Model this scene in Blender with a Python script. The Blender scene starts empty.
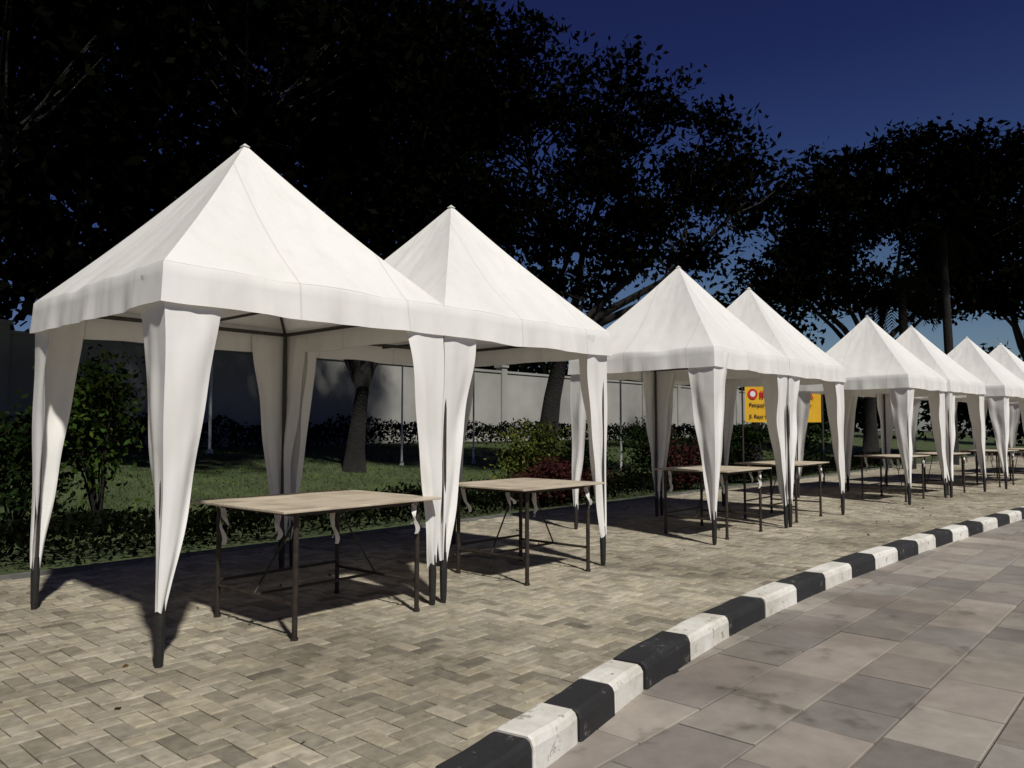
import bpy, math, random
import numpy as np
from mathutils import Vector, noise
random.seed(7)
rng = np.random.default_rng(11)
scene = bpy.context.scene
col = scene.collection
scene.view_settings.view_transform = 'Standard'
scene.view_settings.look = 'None'
scene.view_settings.exposure = 0

# ------------------------------------------------------------------ helpers
def link(o, parent=None):
    col.objects.link(o)
    if parent is not None:
        o.parent = parent
    return o

def mesh_obj(name, verts, faces, mats, parent=None, smooth=False, mat_idx=None, colors=None, uvs=None):
    me = bpy.data.meshes.new(name)
    me.from_pydata([tuple(v) for v in verts], [], faces)
    for m in (mats if isinstance(mats, (list, tuple)) else [mats]):
        me.materials.append(m)
    if mat_idx is not None:
        me.polygons.foreach_set('material_index', mat_idx)
    if smooth:
        me.polygons.foreach_set('use_smooth', [True]*len(me.polygons))
    if colors is not None:
        a = me.color_attributes.new('Col', 'FLOAT_COLOR', 'POINT')
        a.data.foreach_set('color', np.asarray(colors, dtype=np.float32).ravel())
    if uvs is not None:
        uvl = me.uv_layers.new(name='UVMap')
        idx = np.zeros(len(me.loops), dtype=np.int32)
        me.loops.foreach_get('vertex_index', idx)
        uvl.data.foreach_set('uv', np.asarray(uvs, dtype=np.float32)[idx].ravel())
    me.update()
    o = bpy.data.objects.new(name, me)
    return link(o, parent)

def empty(name, loc, rz=0.0):
    e = bpy.data.objects.new(name, None)
    e.location = loc
    e.rotation_euler = (0, 0, rz)
    e.empty_display_size = 0.3
    return link(e)

class Geo:
    def __init__(s): s.v=[]; s.f=[]; s.m=[]
    def box(s, x0,x1,y0,y1,z0,z1, mi=0):
        b=len(s.v)
        s.v += [(x0,y0,z0),(x1,y0,z0),(x1,y1,z0),(x0,y1,z0),(x0,y0,z1),(x1,y0,z1),(x1,y1,z1),(x0,y1,z1)]
        for q in [(0,3,2,1),(4,5,6,7),(0,1,5,4),(1,2,6,5),(2,3,7,6),(3,0,4,7)]:
            s.f.append(tuple(b+i for i in q)); s.m.append(mi)
    def tube(s, pts, rad, n=8, mi=0, cap=True):
        pts=[Vector(p) for p in pts]
        if not hasattr(rad,'__len__'): rad=[rad]*len(pts)
        b=len(s.v)
        for i,p in enumerate(pts):
            if i==0: t=pts[1]-pts[0]
            elif i==len(pts)-1: t=pts[-1]-pts[-2]
            else: t=pts[i+1]-pts[i-1]
            t.normalize()
            a=Vector((0,0,1)) if abs(t.z)<0.9 else Vector((1,0,0))
            u=t.cross(a).normalized(); w=t.cross(u)
            for k in range(n):
                an=2*math.pi*k/n
                q=p+(u*math.cos(an)+w*math.sin(an))*rad[i]
                s.v.append(tuple(q))
        for i in range(len(pts)-1):
            for k in range(n):
                k2=(k+1)%n
                s.f.append((b+i*n+k,b+i*n+k2,b+(i+1)*n+k2,b+(i+1)*n+k)); s.m.append(mi)
        if cap:
            s.f.append(tuple(b+k for k in range(n))); s.m.append(mi)
            s.f.append(tuple(b+(len(pts)-1)*n+k for k in reversed(range(n)))); s.m.append(mi)
    def obj(s, name, mats, parent=None, smooth=False):
        return mesh_obj(name, s.v, s.f, mats, parent, smooth, s.m)

# ------------------------------------------------------------------ materials
def new_mat(name):
    m = bpy.data.materials.new(name); m.use_nodes=True
    nt=m.node_tree
    return m, nt, nt.nodes['Principled BSDF']

def N(nt, typ, **kw):
    n=nt.nodes.new(typ)
    for k,v in kw.items(): setattr(n,k,v)
    return n

def ramp(nt, fac, stops):
    r=N(nt,'ShaderNodeValToRGB')
    e=r.color_ramp.elements
    e[0].position=stops[0][0]; e[0].color=(*stops[0][1],1)
    e[1].position=stops[-1][0]; e[1].color=(*stops[-1][1],1)
    for p,c in stops[1:-1]:
        x=e.new(p); x.color=(*c,1)
    nt.links.new(fac, r.inputs[0])
    return r.outputs[0]

def noise_n(nt, scale, detail=3, rough=0.6, coord='Object'):
    tc=N(nt,'ShaderNodeTexCoord'); n=N(nt,'ShaderNodeTexNoise')
    n.inputs['Scale'].default_value=scale; n.inputs['Detail'].default_value=detail; n.inputs['Roughness'].default_value=rough
    nt.links.new(tc.outputs[coord], n.inputs['Vector'])
    return n.outputs['Fac']

def bump(nt, bs, height, strength=0.3, dist=0.01, prev=None):
    b=N(nt,'ShaderNodeBump'); b.inputs['Strength'].default_value=strength; b.inputs['Distance'].default_value=dist
    nt.links.new(height,b.inputs['Height'])
    if prev is not None: nt.links.new(prev,b.inputs['Normal'])
    nt.links.new(b.outputs[0], bs.inputs['Normal'])
    return b.outputs[0]

def mul(nt, a, b):
    m=N(nt,'ShaderNodeMix',data_type='RGBA',blend_type='MULTIPLY'); m.inputs[0].default_value=1
    nt.links.new(a,m.inputs[6]); nt.links.new(b,m.inputs[7])
    return m.outputs[2]

def simple(name, c1, c2, scale=8, rough=0.7, bs_=0.2, metallic=0, dist=0.01):
    m,nt,b=new_mat(name)
    f=noise_n(nt,scale)
    nt.links.new(ramp(nt,f,[(0.3,c1),(0.7,c2)]), b.inputs['Base Color'])
    b.inputs['Roughness'].default_value=rough; b.inputs['Metallic'].default_value=metallic
    f2=noise_n(nt,scale*6,2)
    bump(nt,b,f2,bs_,dist)
    return m

def attr_mat(name, rough=0.8, scale=20, lo=0.75, hi=1.15, bstr=0.3, dist=0.004, big=None):
    m,nt,b=new_mat(name)
    a=N(nt,'ShaderNodeAttribute',attribute_name='Col')
    f=noise_n(nt,scale)
    c=mul(nt,a.outputs['Color'],ramp(nt,f,[(0.3,(lo,)*3),(0.7,(hi,)*3)]))
    if big:
        fb=noise_n(nt,big,4,0.65)
        c=mul(nt,c,ramp(nt,fb,[(0.32,(0.55,0.53,0.50)),(0.5,(0.92,0.92,0.91)),(0.7,(1.12,1.12,1.12))]))
        fs=noise_n(nt,big*9,3,0.7)
        c=mul(nt,c,ramp(nt,fs,[(0.28,(0.6,0.58,0.55)),(0.40,(1,1,1)),(1.0,(1.0,1.0,1.0))]))
    nt.links.new(c,b.inputs['Base Color'])
    b.inputs['Roughness'].default_value=rough
    bump(nt,b,noise_n(nt,scale*5,2,0.7),bstr,dist)
    return m

def leaf_mat(name):
    m,nt,b=new_mat(name)
    a=N(nt,'ShaderNodeAttribute',attribute_name='Col')
    nt.links.new(a.outputs['Color'],b.inputs['Base Color'])
    b.inputs['Roughness'].default_value=0.85
    b.inputs['Specular IOR Level'].default_value=0.0
    return m

def fabric_mat():
    m,nt,b=new_mat('tent_pvc_fabric')
    b.inputs['Roughness'].default_value=0.40
    b.inputs['Specular IOR Level'].default_value=0.4
    f=noise_n(nt,1.2,4,0.6)
    c=ramp(nt,f,[(0.25,(0.82,0.81,0.775)),(0.5,(0.86,0.852,0.825)),(0.75,(0.88,0.875,0.855))])
    uv=N(nt,'ShaderNodeUVMap',uv_map='UVMap'); sp=N(nt,'ShaderNodeSeparateXYZ')
    nt.links.new(uv.outputs[0],sp.inputs[0])
    pp=N(nt,'ShaderNodeMath',operation='PINGPONG'); pp.inputs[1].default_value=0.46
    nt.links.new(sp.outputs[0],pp.inputs[0])
    lt=N(nt,'ShaderNodeMath',operation='LESS_THAN'); lt.inputs[1].default_value=0.008
    nt.links.new(pp.outputs[0],lt.inputs[0])
    seam=ramp(nt,lt.outputs[0],[(0.0,(1,1,1)),(1.0,(0.86,0.85,0.83))])
    c=mul(nt,c,seam)
    hm=N(nt,'ShaderNodeMath',operation='COMPARE'); hm.inputs[1].default_value=1.03; hm.inputs[2].default_value=0.03
    nt.links.new(sp.outputs[1],hm.inputs[0])
    c=mul(nt,c,ramp(nt,hm.outputs[0],[(0.0,(1,1,1)),(1.0,(0.74,0.73,0.70))]))
    tc=N(nt,'ShaderNodeTexCoord'); mp=N(nt,'ShaderNodeMapping'); mp.inputs['Scale'].default_value=(7,7,1.0)
    nn=N(nt,'ShaderNodeTexNoise'); nn.inputs['Scale'].default_value=1.3; nn.inputs['Detail'].default_value=3
    nt.links.new(tc.outputs['Object'],mp.inputs[0]); nt.links.new(mp.outputs[0],nn.inputs['Vector'])
    c=mul(nt,c,ramp(nt,nn.outputs['Fac'],[(0.28,(0.955,0.95,0.94)),(0.5,(1,1,1))]))
    nt.links.new(c,b.inputs['Base Color'])
    w=N(nt,'ShaderNodeTexNoise'); w.inputs['Scale'].default_value=2.6; w.inputs['Detail'].default_value=2; w.inputs['Distortion'].default_value=0.7
    nt.links.new(tc.outputs['Object'],w.inputs['Vector'])
    p1=bump(nt,b,w.outputs['Fac'],0.26,0.028)
    p2=bump(nt,b,nn.outputs['Fac'],0.25,0.016,p1)
    tr=N(nt,'ShaderNodeBsdfTranslucent'); tr.inputs[0].default_value=(0.85,0.83,0.78,1)
    mx=N(nt,'ShaderNodeMixShader'); mx.inputs[0].default_value=0.11
    out=nt.nodes['Material Output']
    nt.links.new(b.outputs[0],mx.inputs[1]); nt.links.new(tr.outputs[0],mx.inputs[2]); nt.links.new(mx.outputs[0],out.inputs[0])
    return m
M_fab=fabric_mat()
M_pole=simple('painted_steel',(0.03,0.028,0.025),(0.07,0.06,0.05),12,0.5,0.2,0.3)
M_black=simple('black_pole_sleeve',(0.008,0.008,0.008),(0.02,0.018,0.016),15,0.6)
M_rust=simple('table_leg_steel',(0.02,0.016,0.014),(0.055,0.04,0.03),14,0.55,0.3,0.3)
M_cloth=simple('cloth_tie',(0.55,0.54,0.5),(0.75,0.73,0.7),10,0.9)
M_bark=simple('bark',(0.004,0.0035,0.003),(0.012,0.010,0.008),3,0.98,0.8,0,0.05)  # bark colour darkened so branches look unlit under the sun lamp
M_leafd=leaf_mat('foliage')
M_wall=simple('wall_render',(0.22,0.22,0.205),(0.38,0.375,0.35),0.35,0.9)
M_edge=simple('edging_concrete',(0.08,0.08,0.075),(0.15,0.145,0.135),5,0.9)
M_whitepole=simple('white_painted_pole',(0.55,0.55,0.52),(0.75,0.75,0.7),5,0.6)
M_base=simple('joint_sand',(0.03,0.026,0.02),(0.065,0.055,0.043),6,0.95,0.4)
M_soil=simple('soil',(0.02,0.016,0.012),(0.045,0.036,0.026),1.5,0.95,0.5)
M_pave=attr_mat('concrete_paver',0.85,14,0.72,1.12,0.5,0.004,big=0.4)
M_slab=attr_mat('stone_slab',0.72,6,0.84,1.10,0.4,0.004,big=0.33)

def ply():
    m,nt,b=new_mat('plywood_top')
    tc=N(nt,'ShaderNodeTexCoord'); mp=N(nt,'ShaderNodeMapping'); mp.inputs['Scale'].default_value=(1.2,14,14)
    nn=N(nt,'ShaderNodeTexNoise'); nn.inputs['Scale'].default_value=2; nn.inputs['Detail'].default_value=5
    nt.links.new(tc.outputs['Object'],mp.inputs[0]); nt.links.new(mp.outputs[0],nn.inputs['Vector'])
    c=ramp(nt,nn.outputs['Fac'],[(0.3,(0.44,0.37,0.28)),(0.7,(0.60,0.53,0.42))])
    st=ramp(nt,noise_n(nt,2.5,5),[(0.35,(0.66,0.64,0.61)),(0.55,(1,1,1))])
    nt.links.new(mul(nt,c,st),b.inputs['Base Color']); b.inputs['Roughness'].default_value=0.5
    return m
M_ply=ply()

def paint(name,c,wear,thr=0.56):
    m,nt,b=new_mat(name)
    f=noise_n(nt,9,6,0.75)
    c1=ramp(nt,f,[(0.2,tuple(x*0.75 for x in c)),(0.5,c),(thr,c),(thr+0.05,wear)])
    d=ramp(nt,noise_n(nt,1.7,4),[(0.3,(0.66,0.62,0.55)),(0.6,(1,1,1))])
    nt.links.new(mul(nt,c1,d),b.inputs['Base Color']); b.inputs['Roughness'].default_value=0.75
    bump(nt,b,noise_n(nt,40,3,0.7),0.5,0.004)
    return m
M_kw=paint('kerb_white_paint',(0.72,0.71,0.67),(0.36,0.34,0.3),0.58)
M_kb=paint('kerb_black_paint',(0.018,0.018,0.02),(0.12,0.115,0.11),0.60)

# ------------------------------------------------------------------ world + sun
SUN_EL=math.radians(50)
sd=Vector((-0.38,-0.925,0)).normalized()
sunvec=Vector((sd.x*math.cos(SUN_EL), sd.y*math.cos(SUN_EL), math.sin(SUN_EL)))
w=bpy.data.worlds.new('World'); scene.world=w; w.use_nodes=True
nt=w.node_tree; bg=nt.nodes['Background']
sky=N(nt,'ShaderNodeTexSky',sky_type='NISHITA'); sky.sun_disc=False
sky.sun_elevation=SUN_EL; sky.sun_rotation=math.atan2(sd.x,sd.y)
sky.air_density=1.0; sky.dust_density=0.6; sky.ozone_density=3.0
tc=N(nt,'ShaderNodeTexCoord'); sp=N(nt,'ShaderNodeSeparateXYZ'); nt.links.new(tc.outputs['Generated'],sp.inputs[0])
ax_=N(nt,'ShaderNodeMath',operation='MULTIPLY_ADD'); ax_.inputs[1].default_value=-0.22
nt.links.new(sp.outputs[0],ax_.inputs[0]); nt.links.new(sp.outputs[2],ax_.inputs[2])
ad=N(nt,'ShaderNodeMath',operation='ADD'); ad.inputs[1].default_value=0.22; nt.links.new(ax_.outputs[0],ad.inputs[0])
tcol=ramp(nt,ad.outputs[0],[(0.02,(3.2,3.4,3.7)),(0.18,(2.3,2.6,3.1)),(0.32,(1.25,1.45,2.5)),(0.48,(0.80,0.80,1.9)),(0.9,(0.45,0.48,1.2))])
tint=N(nt,'ShaderNodeMix',data_type='RGBA',blend_type='MULTIPLY'); tint.inputs[0].default_value=1
nt.links.new(tcol,tint.inputs[7])
nt.links.new(sky.outputs[0],tint.inputs[6]); nt.links.new(tint.outputs[2],bg.inputs[0])
bg.inputs[1].default_value=0.0135
sl=bpy.data.lights.new('sun','SUN'); sl.energy=4.15; sl.angle=math.radians(2.2); sl.color=(1.0,0.96,0.88)
so=bpy.data.objects.new('sun',sl); link(so); so.rotation_euler=sunvec.to_track_quat('Z','Y').to_euler()
so.location=(0,-10,20)

# ------------------------------------------------------------------ kerb curve
KP=[(-14,-2.1),(-6,0.45),(-2,1.46),(0,1.88),(2.7,2.34),(4,2.58),(5.4,2.73),(7.3,2.79),(9.6,2.73),(12.5,2.57),(15.8,2.32),(20,1.85),(25,1.1),(32,-0.3),(42,-2.8),(60,-8.5)]
def catmull():
    out=[]
    P=[np.array(p,float) for p in KP]
    for i in range(1,len(P)-2):
        for j in range(24):
            t=j/24; p0,p1,p2,p3=P[i-1:i+3]
            out.append(0.5*((2*p1)+(-p0+p2)*t+(2*p0-5*p1+4*p2-p3)*t*t+(-p0+3*p1-3*p2+p3)*t**3))
    return np.array(out)
KC=catmull()
def kerb_y(x): return float(np.interp(x,KC[:,0],KC[:,1]))
seg=np.r_[0,np.cumsum(np.linalg.norm(np.diff(KC,axis=0),axis=1))]
def kpos(s):
    p=np.array([np.interp(s,seg,KC[:,0]),np.interp(s,seg,KC[:,1])])
    q=np.array([np.interp(s+0.05,seg,KC[:,0]),np.interp(s+0.05,seg,KC[:,1])])
    d=q-p; d/=np.linalg.norm(d)
    return p,np.array([-d[1],d[0]])
prof=[(-.125,-.16),(-.122,.005),(-.110,.036),(-.090,.050),(.070,.050),(.092,.040),(.100,.02),(.100,-.1)]
s386=float(np.interp(3.86,KC[:,0],seg))
joints=[s386]
while joints[0]>0.6: joints.insert(0,joints[0]-.43)
nb=len(joints)-1
while joints[-1]<seg[-1]-1: joints.append(joints[-1]+.72*random.uniform(.95,1.05))
g=Geo()
for i in range(len(joints)-1):
    s=joints[i]; BL=joints[i+1]-s; mi=1 if (i-nb)%2==0 else 0
    dz=random.uniform(-.008,.008); dn=random.uniform(-.010,.010)
    stations=[(s+0.005,0.88),(s+0.02,1.0)]+[(s+BL*q,1.0) for q in (.25,.5,.75)]+[(s+BL-0.02,1.0),(s+BL-0.005,0.88)]
    b=len(g.v); n=len(prof)
    for (ss,sc) in stations:
        p,nv=kpos(ss)
        for (a,z) in prof:
            q=p+nv*(a*(1 if sc==1 else .95)+dn+.005*noise.noise(Vector((ss*5,z*20,1))))
            g.v.append((q[0],q[1],(z if z<0 else z*sc)+dz+0.010*noise.noise(Vector((q[0]*4,q[1]*4,z*20)))))
    for k in range(len(stations)-1):
        for j in range(n-1):
            g.f.append((b+k*n+j,b+(k+1)*n+j,b+(k+1)*n+j+1,b+k*n+j+1)); g.m.append(mi)
    g.f.append(tuple(b+j for j in range(n))); g.m.append(mi)
    g.f.append(tuple(b+(len(stations)-1)*n+j for j in reversed(range(n)))); g.m.append(mi)
g.obj('kerb',[M_kw,M_kb])

# ------------------------------------------------------------------ paving blocks (herringbone)
W=0.105; gap=0.005
X0,X1,Y1=-7.0,46.0,8.3
V=[];F=[];C=[]
def block(x0,x1,y0,y1,top,base,bev,colr,tilt=0.0):
    b=len(V)
    t1=random.uniform(-tilt,tilt); t2=random.uniform(-tilt,tilt)
    V.extend([(x0,y0,base),(x1,y0,base),(x1,y1,base),(x0,y1,base),
              (x0,y0,top-bev*.7),(x1,y0,top-bev*.7),(x1,y1,top-bev*.7),(x0,y1,top-bev*.7),
              (x0+bev,y0+bev,top+t1),(x1-bev,y0+bev,top+t2),(x1-bev,y1-bev,top-t1),(x0+bev,y1-bev,top-t2)])
    for a in (0,4):
        for k in range(4):
            k2=(k+1)%4
            F.append((b+a+k,b+a+k2,b+a+4+k2,b+a+4+k))
    F.append((b+8,b+9,b+10,b+11))
    C.extend([(*colr,1)]*12)
pal=[(0.38,0.34,0.26),(0.33,0.295,0.225),(0.43,0.385,0.30),(0.36,0.325,0.255),(0.28,0.25,0.19),(0.40,0.355,0.26)]
nx0=int(X0/W); nx1=int(X1/W); ny0=int(-3.5/W); ny1=int(Y1/W)
for ix in range(nx0,nx1):
    ylo=kerb_y(ix*W)
    for iy in range(ny0,ny1):
        y=iy*W; x=ix*W
        if y<ylo-0.08: continue
        k=(ix-iy)%4
        if k==0: x1_,y1_=x+2*W,y+W
        elif k==3: x1_,y1_=x+W,y+2*W
        else: continue
        c=random.choice(pal); f=random.uniform(.78,1.10)
        if random.random()<.05: f*=.65
        dz=random.gauss(0,0.0018)
        block(x+gap/2,x1_-gap/2,y+gap/2,y1_-gap/2,dz,-0.03,0.009,(c[0]*f,c[1]*f,c[2]*f),0.002)
mesh_obj('paving',V,F,M_pave,colors=C)
g=Geo()
n=160; xs=np.linspace(-40,60,n)
for x in xs:
    yk=kerb_y(x) if x>-6 else kerb_y(-6)
    g.v+= [(x,yk-0.05,-0.014),(x,Y1+0.1,-0.014)]
for i in range(n-1):
    g.f.append((2*i,2*i+2,2*i+3,2*i+1)); g.m.append(0)
g.obj('paving_bed',[M_base])
g=Geo(); x=-8.0
while x<46:
    g.box(x,x+0.99,8.3,8.40,-.1,0.03+random.uniform(-.004,.004)); x+=1.0
g.obj('edging_kerb',[M_edge])

# ------------------------------------------------------------------ road slabs
V=[];F=[];C=[]
RZ=-0.105
palr=[(0.27,0.245,0.215),(0.31,0.28,0.245),(0.23,0.205,0.185),(0.34,0.30,0.26),(0.28,0.245,0.215),(0.25,0.23,0.21)]
row=0; y=-16.0
while y<4.0:
    h=0.42
    x=-12.0+ (row%2)*0.3+random.uniform(-.05,.05)
    while x<50:
        Ls=random.choice([0.6,0.6,0.6,0.42,0.6])
        cx,cy=x+Ls/2,y+h/2
        if cy < kerb_y(cx)+0.1 and not (cx<-9):
            c=random.choice(palr); f=random.uniform(.80,1.12)
            block(x+.005,x+Ls-.005,y+.005,y+h-.005,RZ+random.gauss(0,.0015),RZ-.04,.006,(c[0]*f,c[1]*f,c[2]*f),.002)
        x+=Ls
    y+=h; row+=1
mesh_obj('road_paving_slabs',V,F,M_slab,colors=C)

def brickish():
    m,nt,b=new_mat('road_far')
    tc=N(nt,'ShaderNodeTexCoord'); br=N(nt,'ShaderNodeTexBrick')
    br.inputs['Scale'].default_value=1; br.inputs['Brick Width'].default_value=.6; br.inputs['Row Height'].default_value=.42
    br.inputs['Mortar Size'].default_value=.006
    br.inputs['Color1'].default_value=(.12,.105,.09,1); br.inputs['Color2'].default_value=(.10,.085,.075,1); br.inputs['Mortar'].default_value=(.05,.045,.04,1)
    nt.links.new(tc.outputs['Object'],br.inputs['Vector']); nt.links.new(br.outputs[0],b.inputs['Base Color'])
    b.inputs['Roughness'].default_value=.85
    return m
M_rf=brickish()
g=Geo(); 
xs=np.linspace(-60,120,120)
for x in xs:
    xx=min(max(x,-10),58); yk=kerb_y(xx)
    g.v+= [(x,-60,RZ-0.016),(x,yk+0.05 if x<58 else yk,RZ-0.016)]
for i in range(len(xs)-1):
    g.f.append((2*i,2*i+2,2*i+3,2*i+1)); g.m.append(0)
g.obj('road',[M_rf])
mesh_obj('ground',[(-600,-600,-.2),(600,-600,-.2),(600,600,-.2),(-600,600,-.2)],[(0,1,2,3)],M_soil)

# ------------------------------------------------------------------ lawn terrain
def tz(x,y):
    t=min(max((y-11)/13,0),1); t=t*t*(3-2*t)
    return -0.03+0.85*t+0.04*noise.noise(Vector((x*.2,y*.2,0)))*(1 if y>9 else 0)
def grass_mat():
    m,nt,b=new_mat('grass')
    f=noise_n(nt,1.2,5); nt.links.new(ramp(nt,f,[(0.3,(0.026,0.040,0.012)),(0.7,(0.065,0.090,0.028))]),b.inputs['Base Color'])
    b.inputs['Roughness'].default_value=.9; bump(nt,b,noise_n(nt,40,3),.8,.03); return m
M_grass=grass_mat()
g=Geo(); nx,ny=120,60
for j in range(ny+1):
    y=8.38+ (j/ny)**1.6*80
    for i in range(nx+1):
        x=-50+i/nx*170
        g.v.append((x,y,tz(x,y)))
for j in range(ny):
    for i in range(nx):
        q=j*(nx+1)+i
        g.f.append((q,q+1,q+nx+2,q+nx+1)); g.m.append(0)
g.obj('lawn',[M_grass],smooth=True)

# ------------------------------------------------------------------ foliage generator
def leaves_obj(name, cen, size, colr, parent=None, clump=None, up=0.3, aspect=0.5, mat=None):
    n=len(cen)
    d=rng.normal(size=(n,3)); d/=np.linalg.norm(d,axis=1)[:,None]
    a=rng.normal(size=(n,3)); a[:,2]-=up; a/=np.linalg.norm(a,axis=1)[:,None]
    b=np.cross(a,d); b/=np.linalg.norm(b,axis=1)[:,None]+1e-9
    sz=size*rng.uniform(.6,1.4,size=n)[:,None]
    v=np.stack([cen-a*sz*.5, cen+b*sz*aspect*.5, cen+a*sz*.5, cen-b*sz*aspect*.5],axis=1).reshape(-1,3)
    me=bpy.data.meshes.new(name)
    me.vertices.add(4*n); me.vertices.foreach_set('co',v.astype(np.float32).ravel())
    me.loops.add(4*n); me.loops.foreach_set('vertex_index',np.arange(4*n,dtype=np.int32))
    me.polygons.add(n); me.polygons.foreach_set('loop_start',np.arange(0,4*n,4,dtype=np.int32))
    me.polygons.foreach_set('loop_total',np.full(n,4,dtype=np.int32))
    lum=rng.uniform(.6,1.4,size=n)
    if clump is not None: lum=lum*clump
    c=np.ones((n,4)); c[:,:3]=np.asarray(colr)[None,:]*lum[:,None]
    c[:,0]*=rng.uniform(.8,1.3,size=n)
    at=me.color_attributes.new('Col','FLOAT_COLOR','POINT')
    at.data.foreach_set('color',np.repeat(c,4,axis=0).astype(np.float32).ravel())
    me.materials.append(mat or M_leafd)
    me.update(calc_edges=True); me.validate()
    o=bpy.data.objects.new(name,me); return link(o,parent)

def make_tree(name, base, trunk_h, trunk_r, lobes, nclump, nleaf, lsize, colr, clr=0.55, lean=(0,0), flat=0.55):
    root=empty(name, base)
    g=Geo()
    top=Vector((lean[0],lean[1],trunk_h))
    pts=[Vector((0,0,-.2)),Vector((lean[0]*.2,lean[1]*.1,trunk_h*.25)),Vector((lean[0]*.35,lean[1]*.6,trunk_h*.6)),top]
    g.tube(pts,[trunk_r*1.5,trunk_r*1.05,trunk_r*.85,trunk_r*.7],10)
    cens=[];cl=[]
    vols=np.array([l[3]**2*l[4] for l in lobes]); probs=vols/vols.sum()
    for li,(dx,dy,z,rx,rz) in enumerate(lobes):
        c=Vector((dx,dy,z))
        mid=top.lerp(c,.5)+Vector((random.uniform(-.4,.4),random.uniform(-.4,.4),-(c-top).length*.08))
        lc=c-Vector((0,0,rz*.4))
        br=[top-Vector((0,0,.15)),top.lerp(mid,.5)+Vector((random.uniform(-.2,.2),random.uniform(-.2,.2),0)),mid,lc]
        g.tube(br,[trunk_r*.55,trunk_r*.42,trunk_r*.3,trunk_r*.14],7)
        k=max(6,int(nclump*probs[li]))
        for _ in range(k):
            d=rng.normal(size=3); d/=np.linalg.norm(d); r=rng.uniform(.35,1.0)**.6
            p=np.array([dx+d[0]*rx*r, dy+d[1]*rx*r, z+d[2]*rz*r])
            if random.random()<.5:
                st=lc.lerp(mid,random.uniform(0,.6)); pv=Vector(p)
                m2=st.lerp(pv,.5)+Vector((random.uniform(-.2,.2),random.uniform(-.2,.2),-.15))
                g.tube([st,m2,pv],[trunk_r*.13,trunk_r*.09,.012],5,cap=False)
            cr=clr*random.uniform(.6,1.35)
            nn=int(nleaf*random.uniform(.6,1.4))
            off=rng.normal(size=(nn,3))*np.array([cr,cr,cr*flat])*.6
            cens.append(p+off); cl.append(np.full(nn,random.uniform(.3,1.9)))
    g.obj('trunk_and_branches',[M_bark],root,smooth=True)
    leaves_obj('leaves',np.concatenate(cens),lsize,colr,root,np.concatenate(cl))
    return root

DK_NIGHT=(0.0015,0.0019,0.0010)  # tree and palm leaves near black: night darkness put into the colour
def L(lat,dep,z,rx,rz):
    return (0.667*lat+0.745*dep, -0.745*lat+0.667*dep, z, rx, rz)
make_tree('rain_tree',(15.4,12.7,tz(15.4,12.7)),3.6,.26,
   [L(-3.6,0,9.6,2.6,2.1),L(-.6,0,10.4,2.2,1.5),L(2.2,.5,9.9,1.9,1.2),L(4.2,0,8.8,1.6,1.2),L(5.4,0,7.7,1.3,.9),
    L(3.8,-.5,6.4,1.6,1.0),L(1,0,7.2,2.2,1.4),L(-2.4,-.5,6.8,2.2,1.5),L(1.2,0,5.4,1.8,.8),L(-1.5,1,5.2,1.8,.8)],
   430,100,.20,DK_NIGHT,clr=.6,lean=(.5,-.3))
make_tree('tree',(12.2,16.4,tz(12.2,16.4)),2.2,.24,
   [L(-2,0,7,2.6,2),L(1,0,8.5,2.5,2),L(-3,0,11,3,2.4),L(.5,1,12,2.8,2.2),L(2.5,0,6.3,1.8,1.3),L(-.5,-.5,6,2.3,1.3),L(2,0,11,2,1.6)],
   260,70,.30,DK_NIGHT,clr=.85,lean=(.1,-.2))
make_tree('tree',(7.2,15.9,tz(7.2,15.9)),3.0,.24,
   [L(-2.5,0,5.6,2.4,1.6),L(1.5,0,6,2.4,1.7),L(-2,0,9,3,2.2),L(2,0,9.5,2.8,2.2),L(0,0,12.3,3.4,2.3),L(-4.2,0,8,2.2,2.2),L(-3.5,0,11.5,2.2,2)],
   280,70,.29,DK_NIGHT,clr=.85)
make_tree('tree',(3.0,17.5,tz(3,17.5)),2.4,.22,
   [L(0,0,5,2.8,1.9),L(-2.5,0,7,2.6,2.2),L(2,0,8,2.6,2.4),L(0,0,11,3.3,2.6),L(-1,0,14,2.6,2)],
   220,70,.30,DK_NIGHT,clr=.9)
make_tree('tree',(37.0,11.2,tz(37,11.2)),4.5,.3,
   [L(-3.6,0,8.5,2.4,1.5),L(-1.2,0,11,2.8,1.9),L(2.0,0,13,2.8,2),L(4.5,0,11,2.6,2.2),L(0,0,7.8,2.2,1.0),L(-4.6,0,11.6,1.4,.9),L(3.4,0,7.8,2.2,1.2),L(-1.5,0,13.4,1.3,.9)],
   270,90,.32,DK_NIGHT,clr=.8)
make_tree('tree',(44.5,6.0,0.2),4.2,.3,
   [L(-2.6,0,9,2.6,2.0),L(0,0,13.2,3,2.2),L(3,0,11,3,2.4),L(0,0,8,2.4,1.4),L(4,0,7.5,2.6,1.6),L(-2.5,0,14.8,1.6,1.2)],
   230,90,.36,DK_NIGHT,clr=.85)
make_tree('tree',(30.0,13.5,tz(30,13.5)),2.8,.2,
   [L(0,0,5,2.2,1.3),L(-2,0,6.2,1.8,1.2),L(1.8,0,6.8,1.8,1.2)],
   90,70,.27,DK_NIGHT,clr=.7)

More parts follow.
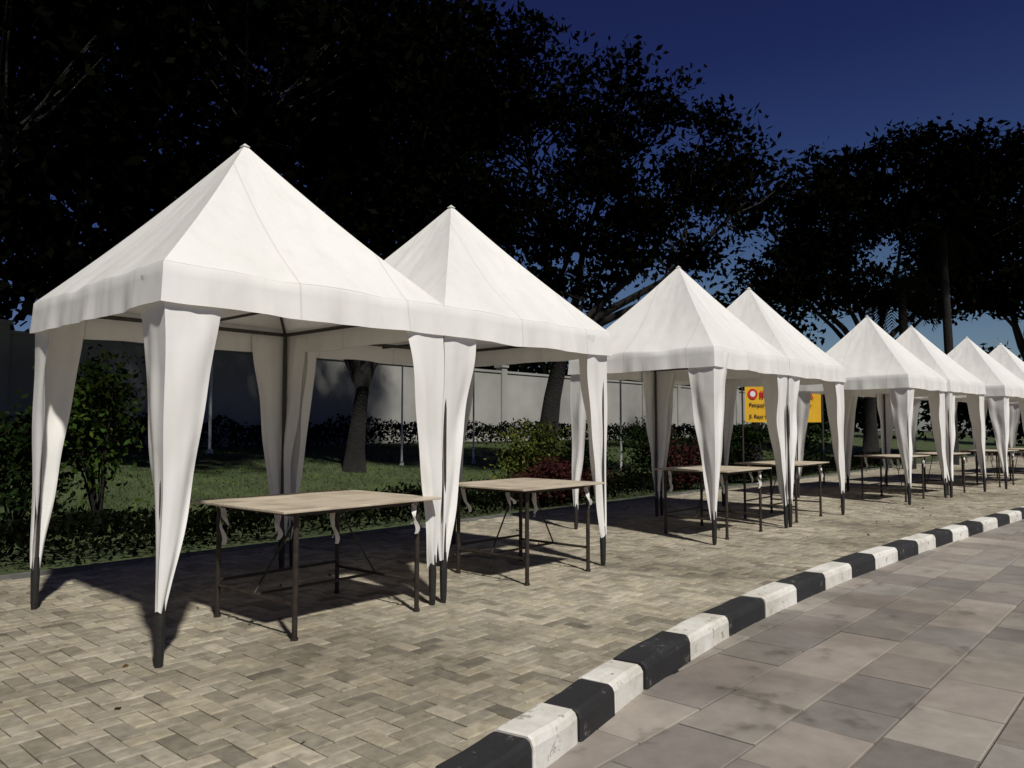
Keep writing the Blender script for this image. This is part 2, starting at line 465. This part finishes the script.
def palm(base,h,seed):
    r=random.Random(seed)
    root=empty('palm_tree',base)
    g=Geo(); g.tube([(0,0,-.2),(.1,0,h*.4),(.15,.1,h*.8),(.1,.1,h)],[.24,.17,.15,.12],10)
    g.obj('trunk',[M_bark],root,True)
    v=[];f=[];c=[]
    for k in range(26):
        an=k*2.399+r.uniform(-.2,.2); el=r.uniform(-.5,1.25); Lh=r.uniform(1.9,2.5)
        d=Vector((math.cos(an),math.sin(an),0)); p=Vector((.1,.1,h)); ang=el; prev=p
        side=Vector((-d.y,d.x,0))
        for s_ in range(22):
            stp=Lh/22; ang-=.075+0.02*max(0,el)
            nx_=prev+(d*math.cos(ang)+Vector((0,0,math.sin(ang))))*stp
            ll=.62*math.sin(math.pi*min(1,(s_+3)/25))+.08
            for sg in (-1,1):
                b=len(v); tip=nx_+side*sg*ll*.75+Vector((0,0,-ll*.55))+d*ll*.35
                v+= [tuple(prev),tuple(prev.lerp(nx_,.55)),tuple(tip)]; f.append((b,b+1,b+2)); q=r.uniform(.4,1.3); c+=[(DK_NIGHT[0]*q,DK_NIGHT[1]*q,DK_NIGHT[2]*q,1)]*3
            prev=nx_
    mesh_obj('fronds',v,f,M_leafd,root,colors=c)
palm((33.6,7.2,0),9.2,3)
palm((29.2,7.6,0),6.6,5)

path=[(-25,34),(0,33),(20,33),(40,32),(58,28),(72,16),(82,0),(86,-20)]
pl=np.array(path,float); sl_=np.r_[0,np.cumsum(np.linalg.norm(np.diff(pl,axis=0),axis=1))]
cens=[];cl=[]
for _ in range(900):
    s_=random.uniform(0,sl_[-1]); x=np.interp(s_,sl_,pl[:,0])+random.uniform(-2,2); y=np.interp(s_,sl_,pl[:,1])+random.uniform(-2,2)
    H=5.8+2.2*noise.noise(Vector((s_*.11,0,0)))+1.4*noise.noise(Vector((s_*.4,3,0)))
    if x<26: H+=7*min(1,(26-x)/10)
    z=random.uniform(.05,1)**.8*H
    nn=60; cens.append(np.array([x,y,z+.6])+rng.normal(size=(nn,3))*np.array([1.0,1.0,.6])); cl.append(np.full(nn,random.uniform(.4,1.7)))
leaves_obj('distant_trees',np.concatenate(cens),.55,(0.0022,0.0028,0.0016),None,np.concatenate(cl),aspect=.6)  # lack of light on the far trees is painted into their colour

def hedge(name,x0,x1,y0,y1,H,n,size,colr,seed=0):
    p=np.stack([rng.uniform(x0,x1,n),rng.uniform(y0,y1,n),rng.uniform(0,1,n)**.6],axis=1)
    hh=np.array([H*(.8+.45*noise.noise(Vector((a*1.1+seed,b*1.1,0)))) for a,b in p[:,:2]])
    cl=np.array([1+.9*noise.noise(Vector((a*1.7,b*1.7,seed+c))) for a,b,c in p])
    base=np.array([tz(a,b) for a,b in p[:,:2]])
    p[:,2]=base+p[:,2]*hh
    return leaves_obj(name,p,size,colr,None,np.clip(cl,.3,2))
hedge('hedge',-5,34,8.75,10.3,.52,36000,.085,(0.0036,0.0052,0.0024))  # both hedges coloured near black to look unlit
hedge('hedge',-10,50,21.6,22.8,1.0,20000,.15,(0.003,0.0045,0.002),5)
def shrub(name,x,y,r,h,n,size,colr):
    root=empty(name,(x,y,tz(x,y)))
    g=Geo(); cen=[];cl=[]
    k=14
    for i in range(k):
        an=random.uniform(0,6.28); rr=r*random.uniform(.1,.8); z=h*random.uniform(.3,.92)
        p=Vector((math.cos(an)*rr,math.sin(an)*rr,z))
        g.tube([(0,0,-.05),(p.x*.4,p.y*.4,z*.5),tuple(p)],[.02,.014,.006],5,cap=False)
        nn=n//k
        cen.append(np.array(p)+rng.normal(size=(nn,3))*np.array([r*.25,r*.25,h*.11])); cl.append(np.full(nn,random.uniform(.3,1.6)))
    g.obj('stems',[M_bark],root)
    c=np.concatenate(cen); c[:,2]=np.abs(c[:,2])
    leaves_obj('leaves',c,size,colr,root,np.concatenate(cl))
GR=(0.009,0.016,0.005); YG=(0.050,0.064,0.014); RD=(0.036,0.013,0.012)
shrub('shrub',4.15,11.3,.70,2.3,3000,.10,(0.018,0.032,0.006))
shrub('shrub',3.2,11.6,.6,1.7,2200,.10,GR)
shrub('shrub',2.0,12.5,1.0,3.0,3200,.13,(0.010,0.016,0.005))
shrub('red_shrub',11.0,9.0,.75,.85,3600,.07,RD)
shrub('red_shrub',12.2,9.3,.7,.75,3000,.07,RD)
shrub('shrub',13.1,11.2,.8,1.45,3600,.09,YG)
shrub('shrub',14.6,11.0,.8,1.3,3200,.09,GR)
shrub('shrub',18.2,11.0,1.0,1.6,3000,.10,GR)
shrub('shrub',21,10.2,1.0,1.5,3000,.10,GR)
shrub('red_shrub',16.2,9.0,.7,1.1,2600,.08,RD)
shrub('shrub',25,10.0,1.2,1.8,3000,.12,GR)
n=42000
gx=rng.uniform(2,40,n); gy=rng.uniform(10.4,21.5,n)
gz=np.array([tz(a,b) for a,b in zip(gx,gy)])
cc=np.stack([gx,gy,gz+.02],axis=1)
leaves_obj('grass',cc,.09,(0.060,0.085,0.027),None,np.array([1+.6*noise.noise(Vector((a*.6,b*.6,9))) for a,b in zip(gx,gy)]),up=2.0,aspect=.22)
n=110
lx=rng.uniform(1.5,20,n); ly=rng.uniform(3.0,8.2,n)
leaves_obj('fallen_leaves',np.stack([lx,ly,np.full(n,.012)],axis=1),.045,(0.12,0.085,0.04),None,None,aspect=.55)

# ------------------------------------------------------------------ boundary wall with piers
g=Geo()
x=-30.0
while x<62:
    g.box(x,x+.35,23.85,24.25,.2,4.2,0)
    g.box(x-.06,x+.41,23.80,24.30,4.2,4.32,0)
    g.box(x+.35,x+4.0,23.95,24.15,.2,3.95,0)
    g.box(x+.352,x+3.998,23.90,24.20,3.95,4.05,0)
    x+=4.0
g.obj('boundary_wall',[M_wall])
for (px,py,h,r) in [(10.5,20.8,5.2,.045),(14.3,17.0,3.6,.03),(20.2,13.5,3.8,.035),(16.8,16.6,3.9,.03)]:
    g=Geo(); z0=tz(px,py); g.tube([(px,py,z0-.1),(px,py,z0+h*.5),(px,py,z0+h)],[r,r*.9,r*.7],10)
    g.tube([(px,py,z0+h),(px,py,z0+h+.06)],[r*1.4,r*.5],10); g.tube([(px,py,z0-.02),(px,py,z0+.12)],[r*2.2,r*2.0],10)
    g.obj('white_pole',[M_whitepole],smooth=True)

# ------------------------------------------------------------------ tents
HW=1.10; ZP=3.70; ZE=2.40; VAL=.25
def tent(cx,cy,rz,seed,hw=HW,hd=HW):
    r=random.Random(seed)
    root=empty('canopy_tent',(cx,cy,0),rz)
    v=[];f=[];uv=[]
    S=30;T=40
    def put(lx,ly,z,k):
        for _ in range(k): lx,ly=-ly,lx
        return (lx*hw/HW, ly*hd/HW, z)
    for k in range(4):
        ph=[r.uniform(0,6.28) for _ in range(8)]
        sag=r.uniform(.045,.075)
        b=len(v)
        rows=S+1+6
        for j in range(S+1):
            s=.018+(1-.018)*j/S
            for i in range(T+1):
                t=-1+2*i/T
                e=1-t*t
                z=ZP-(ZP-ZE)*s-.035*math.sin(math.pi*s)-sag*math.sin(math.pi*s**1.3)*e
                z+=e*s*(.005*math.sin(7*t+ph[0])+.005*math.sin(17*t+ph[1])*(1-s*.5)+.004*math.sin(9*s+4*t+ph[2]))
                z+=e*.008*noise.noise(Vector((t*s*5,s*4,seed+k*3.1)))
                z-=.010*e*s**5*(1+.5*math.sin(9*t+ph[6]))
                v.append(put(t*HW*s,-HW*s,z,k)); uv.append((t*HW*s+.2,s))
        for j in range(1,7):
            q=j/6; off=.018*q+.006
            for i in range(T+1):
                t=-1+2*i/T; e=1-t**4; e2=1-t*t
                wv=e*q*(.010*math.sin(8*t+ph[4])+.007*math.sin(19*t+ph[5])+.005*math.sin(31*t+ph[0]))
                sagz=-.010*e2*(1+.5*math.sin(9*t+ph[6]))
                z=ZE-VAL*q+e*q*.006*math.sin(6*t+ph[2])+sagz
                if j==1: z=ZE-.015+sagz
                v.append(put(t*(HW+off),-(HW+off)-wv,z,k)); uv.append((t*HW+.2,1+q))
        for j in range(rows-1):
            for i in range(T):
                a_=b+j*(T+1)+i
                f.append((a_,a_+T+1,a_+T+2,a_+1))
    b=len(v); v+= [put(-.03,-.03,ZP-.02,k) for k in range(4)]+[(0,0,ZP+.012)]; uv+=[(.3,.3)]*5
    for k in range(4): f.append((b+k,b+(k+1)%4,b+4))
    mesh_obj('roof',v,f,M_fab,root,smooth=True,uvs=uv)
    for ci,(sx,sy) in enumerate([(-1,-1),(1,-1),(1,1),(-1,1)]):
        v=[];f=[];uv=[]
        wtop=r.uniform(.27,.32); zb=r.uniform(.30,.36); swx=r.uniform(-.03,.03); swy=r.uniform(-.03,.03)
        phc=[r.uniform(0,6.28) for _ in range(3)]
        for pn in (0,1):
            ph=[r.uniform(0,6.28) for _ in range(5)]
            b=len(v); NU,NV=14,50
            for j in range(NV+1):
                q=j/NV; z=(ZE-.06)+(zb-ZE+.06)*q
                wd=wtop*(1-q)**.88+.075-.02*q
                wd*=1+.03*math.sin(8*q+ph[0])+.012*math.sin(19*q+phc[0])
                pull=.022*q
                for i in range(NU+1):
                    u=i/NU
                    out=(.010+.014*q)*math.sin(u*6+ph[1]+1.5*q)*u+.008*math.sin(q*11+ph[2])*u+.006*math.sin(19*q+6*u+ph[3])*u
                    out+=.004*math.sin(14*u+3*q+ph[4])*u
                    out-=.02*q*u
                    al=wd*u
                    bx=sx*(hw-.004-pull); by=sy*(hd-.004-pull)
                    dx=swx*math.sin(q*math.pi)+.006*math.sin(13*q+phc[1]); dy=swy*math.sin(q*math.pi)+.006*math.sin(11*q+phc[2])
                    zz=z-.03*u*q+ (0.016*math.sin(8*u+ph[4])*u if j==NV else 0)
                    if pn==0: v.append((bx-sx*al+dx,by+sy*out+dy,zz))
                    else: v.append((bx+sx*out+dx,by-sy*al+dy,zz))
                    uv.append((al+.1,q))
            for j in range(NV):
                for i in range(NU):
                    a_=b+j*(NU+1)+i; f.append((a_,a_+1,a_+NU+2,a_+NU+1))
        mesh_obj('leg_drape',v,f,M_fab,root,smooth=True,uvs=uv)
    g=Geo()
    ix,iy=hw-.052,hd-.052
    for sx in (-1,1):
        for sy in (-1,1):
            g.tube([(sx*ix,sy*iy,0.012),(sx*ix,sy*iy,2.34)],.02,10,0)
            g.tube([(sx*ix,sy*iy,-.01),(sx*ix,sy*iy,.05),(sx*ix,sy*iy,.25),(sx*ix,sy*iy,.40)],[.020,.027,.032,.024],12,1)
            g.tube([(sx*ix,sy*iy,2.32),(sx*.02,sy*.02,ZP-.13)],.014,8,0)
    for sy in (-1,1):
        g.tube([(-ix,sy*iy,2.33),(ix,sy*iy,2.33)],.018,8,0)
        g.tube([(sy*ix,-iy,2.33),(sy*ix,iy,2.33)],.018,8,0)
    g.tube([(0,-iy,2.30),(0,iy,2.30)],.012,8,0)
    g.obj('frame',[M_pole,M_black],root)
tent(3.12,5.70,0.0,1,1.13,1.15)
tent(5.43,5.70,0.0,2,1.165,1.15)
tent(9.65,5.45,-.01,3)
tent(11.90,5.43,-.01,4)
tent(16.5,5.0,-.06,5)
tent(18.75,4.75,-.10,6)
tent(22.0,4.30,-.12,7)
tent(24.3,3.95,-.14,8)
tent(28.6,3.1,-.18,9)
tent(30.9,2.65,-.2,10)

# ------------------------------------------------------------------ tables
def table(cx,cy,rz,lx,ly,seed,h=.865):
    r=random.Random(seed); root=empty('market_table',(cx,cy,0),rz)
    g=Geo(); g.box(-lx,lx,-ly,ly,h-.018,h)
    o=g.obj('top',[M_ply],root)
    bv=o.modifiers.new('b','BEVEL'); bv.width=.004; bv.segments=2
    g=Geo(); ax,ay=lx-.16,ly-.10
    for sx in (-1,1):
        g.box(sx*ax-.015,sx*ax+.015,-ay,ay,h-.052,h-.0185)
        for sy in (-1,1):
            g.tube([(sx*ax,sy*ay,.0),(sx*ax,sy*ay,h-.02)],.019,10)
            g.tube([(sx*ax,sy*ay,.0),(sx*ax,sy*ay,.02)],.026,10)
        g.tube([(sx*ax,-ay,.23),(sx*ax,ay,.23)],.012,8)
    for sy in (-1,1):
        g.box(-ax+.016,ax-.016,sy*ay-.014,sy*ay+.014,h-.050,h-.0185)
    g.tube([(-ax,0,.23),(ax,0,.23)],.012,8)
    g.tube([(-ax,ay,.27),(ax,ay,.27)],.012,8)
    g.tube([(-ax,0,.24),(-ax*.25,0,h-.03)],.008,6); g.tube([(ax,0,.24),(ax*.25,0,h-.03)],.008,6)
    g.obj('frame',[M_rust],root)
    for (px,py,Ls) in [(-ax+.03,-ay+.25,.22),(ax-.05,-ay-.03,.26),(0.05,-.1,.34),(-ax-.03,ay-.1,.3)]:
        v=[];f=[]; wd=.022
        kx_=r.uniform(-.05,.05)
        for st in (0,1):
            b=len(v); n_=12; off=r.uniform(-.03,.03); LL=Ls*r.uniform(.6,1)
            for j in range(n_):
                q=j/(n_-1); tw=q*3+st*1.5
                c_=Vector((px+off*q+kx_*q*q+.01*math.sin(q*9),py+.02*math.sin(q*6+st),h-.03-LL*q))
                d=Vector((math.cos(tw),math.sin(tw),0))*wd*(1-.3*q)
                v+=[tuple(c_-d),tuple(c_+d)]
            for j in range(n_-1): f.append((b+2*j,b+2*j+1,b+2*j+3,b+2*j+2))
        gk=len(v)
        for k in range(8):
            v.append((px+.03*math.cos(k*.785),py+.03*math.sin(k*.785),h-.045+.012*math.sin(k*2)))
        f.append(tuple(gk+k for k in range(8)))
        mesh_obj('cloth_tie',v,f,M_cloth,root,smooth=True)
table(3.42,5.02,0.02,.70,.60,1)
table(5.74,4.98,0.0,.62,.54,2)
table(9.62,4.95,0.0,.66,.54,3)
table(11.95,4.95,0.02,.68,.5,4)
table(16.5,4.6,-.06,.66,.5,5)
table(18.75,4.35,-.1,.66,.5,6)
table(22.0,3.95,-.12,.66,.5,7)
table(24.3,3.6,-.14,.66,.5,8)
table(28.6,2.8,-.18,.66,.5,9)

# ------------------------------------------------------------------ yellow banner
def flat(name,c,rough=.5):
    m,nt,b=new_mat(name); f=noise_n(nt,3)
    nt.links.new(ramp(nt,f,[(.3,tuple(x*.85 for x in c)),(.7,c)]),b.inputs['Base Color']); b.inputs['Roughness'].default_value=rough; return m
M_y=flat('banner_yellow',(.66,.38,.015)); M_r=flat('banner_red',(.5,.02,.02)); M_k=flat('banner_ink',(.02,.02,.02)); M_w=flat('banner_white',(.7,.7,.7))
root=empty('banner_sign',(18.6,7.65,0),math.radians(-38))
nX=24; hw_,z0,z1=1.02,1.55,2.66
v=[];f=[]
for j in range(9):
    for i in range(nX+1):
        x=-hw_+2*hw_*i/nX; z=z0+(z1-z0)*j/8
        v.append((x,.012*math.sin(5*x+z*2),z))
for j in range(8):
    for i in range(nX):
        a_=j*(nX+1)+i; f.append((a_,a_+1,a_+nX+2,a_+nX+1))
mesh_obj('banner',v,f,M_y,root,smooth=True)
g=Geo()
for sx in (-1,1): g.tube([(sx*1.07,.03,-.1),(sx*1.07,.03,2.8)],.022,8)
g.tube([(-1.07,.03,2.73),(1.07,.03,2.73)],.016,8)
g.obj('posts',[M_pole],root)
def text(body,size,x,z,mat,bold=0.0):
    cu=bpy.data.curves.new('txt','FONT'); cu.body=body; cu.size=size; cu.extrude=.001; cu.offset=bold
    cu.materials.append(mat)
    o=bpy.data.objects.new('lettering',cu); link(o,root); o.rotation_euler=(math.radians(90),0,0); o.location=(x,-.022,z)
text('IKAN BAKAR',.25,-.64,2.14,M_r,.006)
text('Pempek No. 1 Seafood & Ayam',.13,-.92,1.93,M_k,.002)
text('Jl. Raya Taman  021 555 0134',.13,-.92,1.65,M_k,.002)
g=Geo(); g.tube([(-.82,-.016,2.24),(-.82,-.020,2.24)],.13,20); g.obj('logo_disc',[M_r],root)
g=Geo(); g.tube([(-.82,-.021,2.24),(-.82,-.024,2.24)],.07,20); g.obj('logo_ring',[M_w],root)

# ------------------------------------------------------------------ camera
cam=bpy.data.cameras.new('camera'); cam.sensor_width=36; cam.lens=27.03; cam.clip_end=2000; cam.clip_start=.05
co=bpy.data.objects.new('camera',cam); link(co)
co.location=(0,0,1.4); co.rotation_euler=(math.radians(93.3),0,math.radians(-48.2))
scene.camera=co
